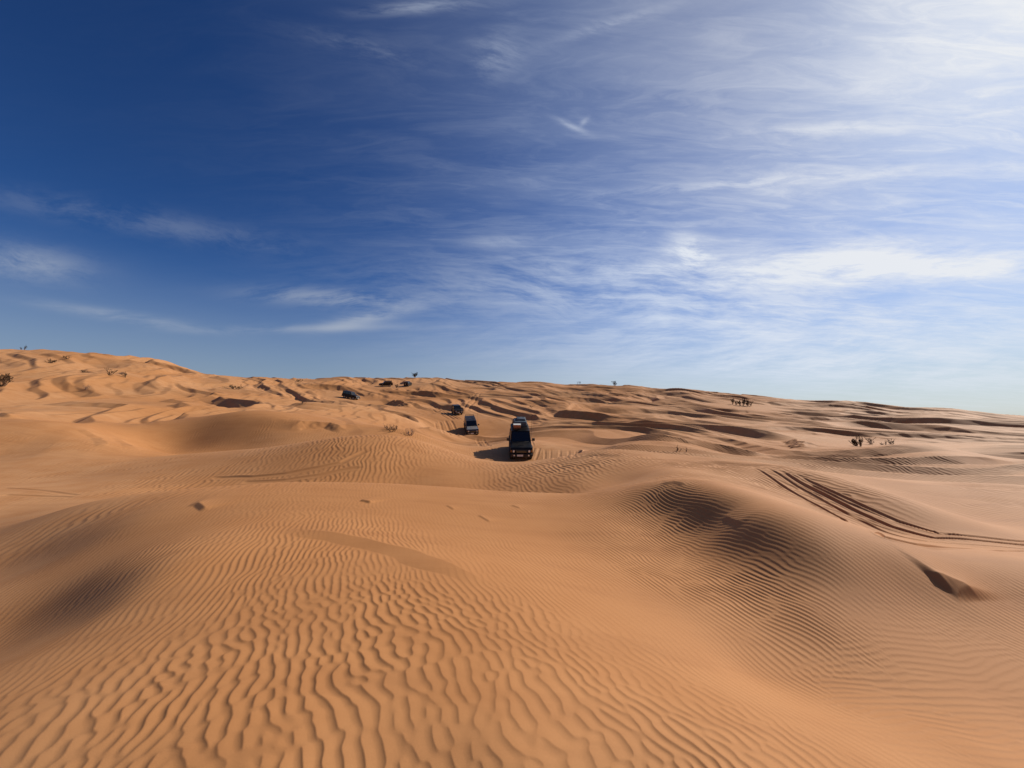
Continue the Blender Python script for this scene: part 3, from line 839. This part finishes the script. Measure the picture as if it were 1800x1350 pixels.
def build_car(label, group, paint, hood_paint=None, rack=True, length=4.6, roof=1.86, spare=True, snorkel=True, aerial=True, plate=True, detail=True, tall=1.10):
    root = link(bpy.data.objects.new('offroad_car', None))
    root.empty_display_size = 0.3
    set_props(root, label, 'car', group)
    L2 = length / 2; W = 0.90; WR = 0.41; XF, XR = L2 - 0.86, -L2 + 0.90; belt = 1.17
    def arch(xc):
        return [(xc + 0.50 * math.cos(a), 0.46 + 0.47 * math.sin(a)) for a in [R(0), R(30), R(60), R(90), R(120), R(150), R(180)]]
    prof = [(L2 - 0.08, 0.50), (L2, 0.62), (L2 - 0.01, 0.98), (L2 - 0.10, 1.09), (0.98, belt + 0.02), (-L2 + 0.10, belt), (-L2, 1.0), (-L2 + 0.02, 0.5)]
    prof += [(x, z) for x, z in reversed(arch(XR))] + [(XR + 0.56, 0.40), (XF - 0.56, 0.40)] + [(x, z) for x, z in reversed(arch(XF))]
    MB().prism(prof, -W, W).build('body', paint, root, bevel=0.035)
    # cabin
    cb = [(-L2 + 0.06, belt - .01), (1.02, belt - .01), (0.34, roof), (-L2 + 0.16, roof)]
    y0, y1 = W - 0.03, W - 0.10
    B = [(cb[0][0], -y0, cb[0][1]), (cb[1][0], -y0, cb[1][1]), (cb[1][0], y0, cb[1][1]), (cb[0][0], y0, cb[0][1])]
    T = [(cb[3][0], -y1, roof), (cb[2][0], -y1, roof), (cb[2][0], y1, roof), (cb[3][0], y1, roof)]
    m = MB()
    bv = [m.bm.verts.new(p) for p in B]; tv = [m.bm.verts.new(p) for p in T]
    m.bm.faces.new(bv[::-1]); m.bm.faces.new(tv)
    for i in range(4):
        m.bm.faces.new((bv[i], bv[(i + 1) % 4], tv[(i + 1) % 4], tv[i]))
    m.build('cabin', paint, root, bevel=0.05)
    front = [B[1], B[2], T[2], T[1]]
    MB().panel(sub_quad(front, .06, .94, .10, .90)).build('windscreen', M_glass, root)
    back = [B[3], B[0], T[0], T[3]]
    MB().panel(sub_quad(back, .10, .90, .18, .86)).build('rear_window', M_glass, root)
    for sgn in (-1, 1):
        q = [B[0], B[1], T[1], T[0]] if sgn < 0 else [B[2], B[3], T[3], T[2]]
        spans = [(.06, .30), (.34, .60), (.64, .90)]
        if sgn > 0:
            spans = [(1 - b, 1 - a) for a, b in spans]
        for a, b in spans:
            MB().panel(sub_quad(q, a, b, .14, .86)).build('side_window', M_glass, root)
    # bonnet
    mb = MB()
    mb.prism([(L2 - 0.14, 1.088), (L2 - 0.20, 1.118), (1.06, belt + 0.055), (1.0, belt + 0.022)], -W + 0.10, W - 0.10)
    mb.prism([(1.9, 1.12), (1.84, 1.16), (1.30, 1.205), (1.24, belt)], -0.26, 0.26)
    mb.build('bonnet', hood_paint or paint, root, bevel=0.015)
    MB().box((1.03, 0, belt + 0.05), (0.10, 1.5, 0.03), bev=0.01).build('wiper_cowl', M_plastic, root)
    for sgn in (-1, 1):
        w = MB()
        w.prism([(L2 - 0.06, 0.93), (L2 - 0.10, 1.075), (1.0, belt - 0.02), (1.0, 0.95), (XF - .5, 0.93)] if False else [(XF + .58, .44), (XF + .53, .70), (XF + .30, .99), (XF - .30, .99), (XF - .53, .70), (XF - .58, .44), (XF - .50, .46), (XF - .44, .68), (XF - .24, .90), (XF + .24, .90), (XF + .44, .68), (XF + .50, .46)], sgn * (W - .02), sgn * (W + .07))
        w.build('wheel_arch', M_plastic, root)
        w = MB()
        w.prism([(XR + .58, .44), (XR + .53, .70), (XR + .30, .99), (XR - .30, .99), (XR - .53, .70), (XR - .58, .44), (XR - .50, .46), (XR - .44, .68), (XR - .24, .90), (XR + .24, .90), (XR + .44, .68), (XR + .50, .46)], sgn * (W - .02), sgn * (W + .07))
        w.build('wheel_arch', M_plastic, root)
        MB().tube([(XF - .6, sgn * (W + .04), .42), (XR + .6, sgn * (W + .04), .42)], 0.045, 8).build('side_step', M_plastic, root)
        if hood_paint is not None and hood_paint is not paint:
            MB().box((1.55, sgn * (W - .045), 1.10), (1.2, 0.11, 0.05), bev=0.015).build('wing', hood_paint, root)
        # mirrors
        mm = MB()
        mm.tube([(0.86, sgn * (W - .06), 1.24), (0.84, sgn * (W + .10), 1.30)], 0.02, 6)
        mm.box((0.84, sgn * (W + .19), 1.33), (0.12, 0.24, 0.20), bev=0.03)
        mo = mm.build('wing_mirror', M_plastic, root)
        MB().box((0.776, sgn * (W + .19), 1.33), (0.008, 0.19, 0.15)).build('mirror_glass', M_steel, mo)
        # lamps
        hl = MB().box((L2 - .005, sgn * 0.66, 0.86), (0.05, 0.34, 0.22), bev=0.03).build('headlight', M_plastic, root)
        MB().lathe([(-.0, 0.0), (-.0, 0.085), (0.03, 0.08), (0.05, 0.0)], (0, 0, 0), 18)
        lens = MB()
        r = bmesh.ops.create_cone(lens.bm, cap_ends=True, segments=20, radius1=0.095, radius2=0.075, depth=0.05)
        bmesh.ops.transform(lens.bm, matrix=Matrix.Translation((L2 + 0.035, sgn * 0.64, 0.86)) @ Matrix.Rotation(R(90), 4, 'Y'), verts=r['verts'])
        lens.build('lens', M_lamp, hl)
        MB().box((L2 - .02, sgn * 0.855, 0.86), (0.06, 0.06, 0.16), bev=0.012).build('indicator', M_amber, root)
        MB().box((-L2 - .01, sgn * 0.78, 0.90), (0.05, 0.14, 0.30), bev=0.02).build('tail_light', M_red, root)
        fl = MB()
        r = bmesh.ops.create_cone(fl.bm, cap_ends=True, segments=16, radius1=0.07, radius2=0.06, depth=0.06)
        bmesh.ops.transform(fl.bm, matrix=Matrix.Translation((L2 + 0.16, sgn * 0.60, 0.60)) @ Matrix.Rotation(R(90), 4, 'Y'), verts=r['verts'])
        fl.build('fog_light', M_lamp, root)
        # wheels
        for xc in (XF, XR):
            wc = (xc, sgn * (W - 0.10), WR)
            t = MB()
            hw = 0.14
            t.lathe([(-hw, .24), (-hw, .36), (-hw * .75, .405), (0, WR), (hw * .75, .405), (hw, .36), (hw, .24)], wc, 30)
            for k in range(30):                                   # tread blocks
                a = 2 * math.pi * k / 30
                t.box((wc[0] + .405 * math.cos(a), wc[1] + (0.05 if k % 2 else -0.05), wc[2] + .405 * math.sin(a)), (0.03, 0.13, 0.045), Matrix.Rotation(-a, 3, 'Y'))
            wh = t.build('wheel', M_rubber, root)
            rim = MB()
            so = sgn * 0.10
            rim.lathe([(so, .245), (so * .9, .215), (so * .5, .20), (so * .45, .07), (so * .7, .06), (so * .75, 0.001)], wc, 24)
            for k in range(6):
                a = 2 * math.pi * k / 6
                rim.box((wc[0] + .14 * math.cos(a), wc[1] + so * .62, wc[2] + .14 * math.sin(a)), (0.15, 0.035, 0.05), Matrix.Rotation(-a, 3, 'Y'))
            rim.build('rim', M_steel, wh)
        MB().box((XF - .58, sgn * (W - .12), .40), (0.02, 0.26, 0.30)).build('mud_flap', M_rubber, root)
    # front
    g = MB().box((L2 - .0, 0, 0.86), (0.03, 0.92, 0.20), bev=0.01).build('grille', M_plastic, root)
    sl = MB()
    for k in range(4):
        sl.box((L2 + .02, 0, 0.79 + .047 * k), (0.015, 0.88, 0.014))
    sl.build('grille_bar', M_steel if detail else M_plastic, g)
    bp = MB()
    bp.box((L2 + .08, 0, 0.58), (0.20, 1.78, 0.24), bev=0.05)
    bp.tube([(L2 + .16, -.45, .68), (L2 + .17, -.42, .95), (L2 + .17, .42, .95), (L2 + .16, .45, .68)], 0.03, 8)
    bp.build('front_bumper', M_plastic, root)
    MB().box((-L2 - .06, 0, 0.56), (0.14, 1.7, 0.20), bev=0.04).build('rear_bumper', M_plastic, root)
    MB().box((0, 0, 0.42), (length - 1.0, 1.2, 0.16)).build('underbody', M_plastic, root)
    if plate:
        MB().box((L2 + .19, -0.12, 0.60), (0.012, 0.50, 0.13), bev=0.004).build('number_plate', M_plate, root)
    if spare:
        sp = MB()
        a = [(-.11, .24), (-.11, .36), (0, .39), (.11, .36), (.11, .24)]
        sp.lathe(a, (0, 0, 0), 26)
        bmesh.ops.transform(sp.bm, matrix=Matrix.Translation((-L2 - .14, .1, 1.05)) @ Matrix.Rotation(R(90), 4, 'Z'), verts=sp.bm.verts[:])
        so_ = sp.build('spare_wheel', M_rubber, root)
        MB().box((-L2 - .16, .1, 1.05), (0.05, 0.34, 0.34), bev=0.02).build('rim', M_steel, so_)
    if snorkel:
        MB().tube([(1.35, -W - .02, 1.0), (1.0, -W - .04, 1.16), (0.42, -y1 - .09, roof - .05), (0.40, -y1 - .09, roof + .12), (0.47, -y1 - .09, roof + .16)], [.035, .035, .035, .04, .05], 8).build('snorkel', M_plastic, root)
    if aerial:
        MB().tube([(1.05, W - .05, 1.15), (0.98, W - .02, 2.0), (0.78, W + .03, 3.1)], [.012, .009, .006], 5).build('aerial', M_plastic, root)
    if rack:
        rk = MB()
        zr = roof + .12
        x0, x1 = -L2 + .22, 0.42
        for zz in (zr, zr + .11):
            rk.tube([(x0, -.66, zz), (x1, -.66, zz), (x1, .66, zz), (x0, .66, zz), (x0, -.66, zz)], 0.018, 6, cap=False)
        for k in range(9):
            x = x0 + (x1 - x0) * k / 8
            rk.tube([(x, -.66, zr), (x, .66, zr)], 0.014, 6)
        for x in (x0, (x0 + x1) / 2, x1):
            for s in (-1, 1):
                rk.tube([(x, s * .66, zr + .11), (x, s * .66, roof - .03)], 0.016, 6)
        rk.build('roof_rack', M_plastic, root)
    for c in root.children_recursive:                            # raised springs: the body sits high over its wheels
        if c.name.split('.')[0] == 'wheel' or (c.parent is not root and c.parent.name.split('.')[0] == 'wheel'):
            continue
        for v in c.data.vertices:
            if v.co.z > 0.46:
                v.co.z = 0.46 + (v.co.z - 0.46) * tall + 0.02
    return root

def fit_pose(px, py, d, heading, base=2.6, track=1.5, on_ray=True):
    """Where four wheels stand on the sand near a point, and the tilt the slope gives the car."""
    c = Vector(PD(px, py, d))
    f = Vector((heading[0], heading[1], 0)).normalized(); s = Vector((-f.y, f.x, 0))
    P = []
    for a in (-.5, 0, .5):
        for b in (-.5, .5):
            p = c + f * (a * base) + s * (b * track)
            p.z = float(h2(np.array([p.x]), np.array([p.y]))[0]); P.append(p)
    A_ = np.array([[p.x - c.x, p.y - c.y, 1] for p in P]); z = np.array([p.z for p in P])
    k = np.linalg.lstsq(A_, z, rcond=None)[0]
    nrm = Vector((-k[0], -k[1], 1)).normalized()
    fx = (f - nrm * f.dot(nrm)).normalized(); sy = nrm.cross(fx)
    M = Matrix((fx, sy, nrm)).transposed().to_4x4()
    M.translation = Vector((c.x, c.y, float(k[2]) - 0.05))
    return M

CARS = 'off-road cars crossing the dunes in convoy'
car1 = build_car('black off-road car with loaded roof rack and orange box, nearest of the convoy, nose down', CARS, M_black, tall=1.18)
M1 = fit_pose(914, 793, 35.6, (0.03, -1)); car1.matrix_world = M1
car2 = build_car('silver grey off-road car with bare roof rack, just behind the nearest black car', CARS, M_grey, M_white)
M2 = fit_pose(828, 757, 64.0, (0.22, -1)); car2.matrix_world = M2
car3 = build_car('small black car half hidden behind a sand crest beside the silver grey car', CARS, M_black, rack=False, snorkel=False)
car3.matrix_world = fit_pose(803, 733, 78, (0.35, -1)) @ Matrix.Scale(.84, 4)
car4 = build_car('black car seen side on, tilted down a slope, alone to the left of the convoy', CARS, M_black, rack=False, snorkel=False, aerial=False)
car4.matrix_world = fit_pose(616, 702, 103, (1, -0.25)) @ Matrix.Scale(0.86, 4)
car5 = build_car('dark car with bright windows, side on near the skyline beside a brown bush', CARS, M_black, rack=True, aerial=False)
car5.matrix_world = fit_pose(678, 683, 130, (-1, -0.35)) @ Matrix.Scale(0.84, 4)
car6 = build_car('farthest black car, a small square seen from behind just under the skyline shrub', CARS, M_black, rack=False, aerial=False, snorkel=False)
car6.matrix_world = fit_pose(717, 681, 130, (0.1, 1)) @ Matrix.Scale(0.78, 4)

# cargo on the nearest car's roof rack
def cargo(M):
    def put(o, x, y, z):
        o.matrix_world = M @ Matrix.Translation((x, y, z))
    b = MB()
    b.box((0, 0, 0.22), (1.5, 1.16, 0.44), bev=0.12)
    b.box((-0.15, 0.1, 0.49), (0.9, 0.8, 0.20), bev=0.08)
    bmesh.ops.subdivide_edges(b.bm, edges=b.bm.edges[:], cuts=1)
    rnd = random.Random(4)
    for v in b.bm.verts:
        v.co += Vector((rnd.uniform(-.02, .02), rnd.uniform(-.02, .02), rnd.uniform(-.02, .02)))
    root = b.build('luggage_bundle', M_tarp, None, smooth=True)
    set_props(root, 'blue grey tarpaulin bundle strapped on the roof of the nearest black car', 'luggage')
    for x in (-.45, .4):
        st = MB()
        st.tube([(x, -.61, 0), (x, -.595, .40), (x, -.45, .47), (x, .45, .60 if x < .3 else .47), (x, .595, .40), (x, .61, 0)], 0.018, 5)
        st.build('strap', M_plastic, root)
    put(root, -1.10, 0, 0.48 + 1.54 * 1.18)
    c = MB().box((0, 0, 0.16), (0.38, 0.62, 0.30), bev=0.04).build('storage_box', M_orange)
    set_props(c, 'orange brown box with white lid at the front of the nearest car\'s roof rack', 'box')
    MB().box((0, 0, 0.335), (0.41, 0.65, 0.05), bev=0.015).build('lid', M_cream, c)
    put(c, 0.10, -0.30, 0.48 + 1.54 * 1.18)
cargo(M1)

# ------------------------------------------------------------------ desert shrubs
M_twig = mat('dry_twigs', (0.16, 0.10, 0.06), 0.85, 0, 0.2, (6, (0.07, 0.045, 0.03), 1.0))
M_pale = mat('bleached_twigs', (0.32, 0.22, 0.14), 0.85, 0, 0.2, (6, (0.20, 0.09, 0.08), 1.0))
M_leaf = mat('dark_leaves', (0.040, 0.036, 0.020), 0.8, 0, 0.2, (5, (0.075, 0.055, 0.030), 1.0))
M_brown = mat('brown_leaves', (0.085, 0.052, 0.030), 0.85, 0, 0.2, (5, (0.13, 0.08, 0.045), 1.0))

def grow(mb, leaf, p, d, length, rad, rnd, depth, spread, up, leafy):
    n = 4
    pts = [p]; q = p.copy(); v = d.copy()
    for i in range(n):
        v = (v + Vector((rnd.gauss(0, .13), rnd.gauss(0, .13), rnd.gauss(0, .07) + up))).normalized()
        q = q + v * (length / n); pts.append(q.copy())
    mb.tube(pts, [rad * (1 - .16 * i) for i in range(n + 1)], 4, cap=False)
    if depth > 0:
        for k in range(rnd.randint(2, 4)):
            i = rnd.randint(1, n)
            dd = (v + Vector((rnd.gauss(0, spread), rnd.gauss(0, spread), rnd.gauss(0, spread * .6) + .1))).normalized()
            grow(mb, leaf, pts[i], dd, length * rnd.uniform(.5, .75), rad * .6, rnd, depth - 1, spread, up, leafy)
    elif leaf is not None:
        for k in range(int(leafy * 3.2)):
            t = rnd.uniform(.15, 1.1)
            i = min(int(t * n), n - 1)
            b = pts[i].lerp(pts[i + 1], t * n - i)
            dd = (v * .8 + Vector((rnd.gauss(0, .45), rnd.gauss(0, .45), rnd.gauss(0, .3) + .25))).normalized()
            l = rnd.uniform(.09, .20) * length * 1.5; w = dd.orthogonal().normalized()
            w.rotate(Matrix.Rotation(rnd.uniform(0, 6.28), 3, dd)); w = w * l * .26
            vs = [leaf.bm.verts.new(c) for c in (b - w * .4, b + dd * l * .5 - w, b + dd * l, b + dd * l * .5 + w)]
            leaf.bm.faces.new(vs)

def shrub(name, label, cat, at, h, w, seed, stems=9, depth=2, leafy=10, m_leaf=None, m_tw=None, spread=.4, lean=(0, 0), up=.05, group=None):
    rnd = random.Random(seed)
    root = link(bpy.data.objects.new(name, None))
    root.empty_display_size = .2
    set_props(root, label, cat, group)
    tw = MB(); lf = MB() if m_leaf else None
    for k in range(stems):
        a = 2 * math.pi * (k + rnd.random()) / stems
        rr = rnd.uniform(.1, 1)
        out = rr * w / 2 / h
        d = Vector((math.cos(a) * out + lean[0], math.sin(a) * out + lean[1], .75 + .25 * (1 - rr))).normalized()
        base = Vector((math.cos(a) * .12 * w * rr, math.sin(a) * .12 * w * rr, -.08))
        grow(tw, lf, base, d, h * rnd.uniform(.45, .62), .018 * h + .006, rnd, depth, spread, up, leafy)
    # scale to the wanted height and width
    zs = [v.co.z for v in tw.bm.verts]; xs = [v.co.x for v in tw.bm.verts]
    kz = h / max(max(zs), .01); kx = w / max(max(xs) - min(xs), .01)
    for b in (tw, lf):
        if b is not None:
            for v in b.bm.verts:
                v.co.x *= kx; v.co.y *= kx; v.co.z *= kz
    tw.build('branches', m_tw or M_twig, root)
    if lf is not None:
        lf.build('foliage', m_leaf, root)
    root.location = at
    return root

def on_ground(px, py):
    g = ground_pix(px, py, h2)
    return g
def on_skyline(px):
    v = pix_dir(px, 700)
    d = np.linspace(80, 185, 900) * v[1] / math.hypot(v[0], v[1])
    x, y = v[0] / v[1] * d, d
    h = h2(x, y); i = int(np.argmax(h / d))
    return Vector((float(x[i]), float(d[i]), float(h[i])))
def size(at, pxs):
    return pxs * at.y / F

def bush_at(px, py, hp, wp, **k):
    at = on_skyline(px) if py is None else on_ground(px, py)
    at = at + Vector((0, 0, -.03))
    k.setdefault('cat', 'shrub'); nm = k.pop('name', 'desert_shrub')
    return shrub(nm, at=at, h=size(at, hp), w=size(at, wp), seed=int(px * 7 + hp), **k)

bush_at(3, 679, 26, 34, label='large dark shrub cut by the frame at the foot of the left hill', m_leaf=M_brown, stems=16, leafy=9)
bush_at(34, None, 9, 4, label='lone upright shrub standing on the crest of the left hill', m_leaf=M_leaf, stems=4, leafy=8)
bush_at(28, None, 5, 3, label='tiny low shrub left of the upright one on the left hill crest', m_leaf=M_leaf, stems=4, leafy=8)
bush_at(90, 638, 8, 15, label='dark mounded shrub, widest of those on the slope of the left hill', m_leaf=M_leaf, stems=12, leafy=12, spread=.5)
bush_at(118, 631, 6, 8, label='small dark round shrub high on the slope of the left hill', m_leaf=M_leaf, stems=8, leafy=12)
bush_at(147, 655, 5, 8, label='very low dark shrub at the foot of the left hill', m_leaf=M_leaf, stems=7, leafy=10)
bush_at(193, 660, 13, 11, label='upright twiggy shrub with open branches below the left hill', m_leaf=M_leaf, stems=6, leafy=6)
bush_at(221, 664, 11, 9, label='leaning ragged shrub with a long shadow below the left hill', m_leaf=M_leaf, stems=5, leafy=6, lean=(-.3, 0))
bush_at(152, 685, 10, 10, label='pale thin leafless shrub on the open sand left', m_tw=M_pale, stems=6)
bush_at(412, 684, 9, 26, label='wide sprawling dark shrub with bare upright twigs near the left skyline', m_leaf=M_leaf, stems=12, leafy=5)
bush_at(525, 671, 5, 13, label='low flat dark shrub just under the skyline left of the cars', m_leaf=M_leaf, stems=9, leafy=10)
bush_at(532, 710, 9, 13, label='small bare forked twigs on the slope left of the side-on black car', m_leaf=None, stems=5)
bush_at(690, 757, 14, 30, label='sprawling dry twig shrub on the ridge left of the silver grey car', m_tw=M_twig, stems=13, depth=2)
bush_at(722, 765, 14, 16, label='pale fan of dry stalks on the ridge left of the silver grey car', m_tw=M_pale, stems=10)
bush_at(728, None, 8, 12, label='rounded dark shrub standing on the skyline above the farthest car', m_leaf=M_leaf, stems=12, leafy=14)
bush_at(697, 682, 7, 6, label='small brown bush between the two farthest cars', m_leaf=M_brown, stems=8, leafy=8)
bush_at(1016, None, 5, 3, label='tiny shrub on the skyline, left one of a close pair', m_leaf=M_leaf, stems=4, leafy=12)
bush_at(1020, None, 5, 3, label='tiny shrub on the skyline, right one of a close pair', m_leaf=M_leaf, stems=4, leafy=12)
bush_at(1081, None, 8, 9, label='dark pointed shrub on the middle of the skyline', m_leaf=M_leaf, stems=8, leafy=12)
for k, (dx, dy, hp, wp, lab) in enumerate([(-16, -1, 12, 7, 'leftmost dark bush of the clump below the right skyline'), (-10, 0, 9, 7, 'second bush from the left in the clump below the right skyline'), (-3, 1, 11, 8, 'bush in the left middle of the clump below the right skyline'), (3, 1, 15, 8, 'tallest bush in the middle of the clump below the right skyline'), (10, 2, 11, 7, 'bush right of the tallest one in the clump below the right skyline'), (16, 2, 9, 6, 'rightmost thin brown bush of the clump below the right skyline')]):
    bush_at(1304 + dx, 712 + dy, hp, wp, label=lab, m_leaf=M_leaf if k < 4 else M_brown, stems=7, leafy=10, group='clump of bushes below the right skyline')
bush_at(1506, 784, 18, 14, label='dense dark bush with a leaning left half, biggest on the right dunes', m_leaf=M_leaf, stems=14, leafy=12, lean=(-.35, 0))
bush_at(1513, 785, 20, 10, label='tall dark upright bush growing against the biggest one', m_leaf=M_leaf, stems=9, leafy=12, lean=(.1, 0))
bush_at(1531, 781, 14, 12, label='half bare leaning twigs right of the biggest bush', m_leaf=M_brown, m_tw=M_twig, stems=6, leafy=3, lean=(-.3, 0))
bush_at(1550, 782, 6, 6, label='lowest of the small bushes on the right dunes', m_leaf=M_brown, stems=6, leafy=6)
bush_at(1557, 782, 9, 5, label='narrow small bush between two others on the right dunes', m_leaf=M_leaf, stems=5, leafy=9)
bush_at(1567, 781, 10, 8, label='rightmost small bush on the right dunes', m_leaf=M_leaf, stems=6, leafy=9)
bush_at(1191, 793, 12, 9, label='few thin dead stalks on the dune right of the nearest car', m_tw=M_twig, stems=4, depth=1, spread=.25)
bush_at(1207, 794, 9, 4, label='single dead stalk beside the thin stalks on the dune', m_tw=M_twig, stems=2, depth=1, spread=.25)
bush_at(934, 717, 5, 8, label='tiny dry shrub on the sand behind the nearest car\'s aerial', m_leaf=M_brown, stems=5, leafy=5)
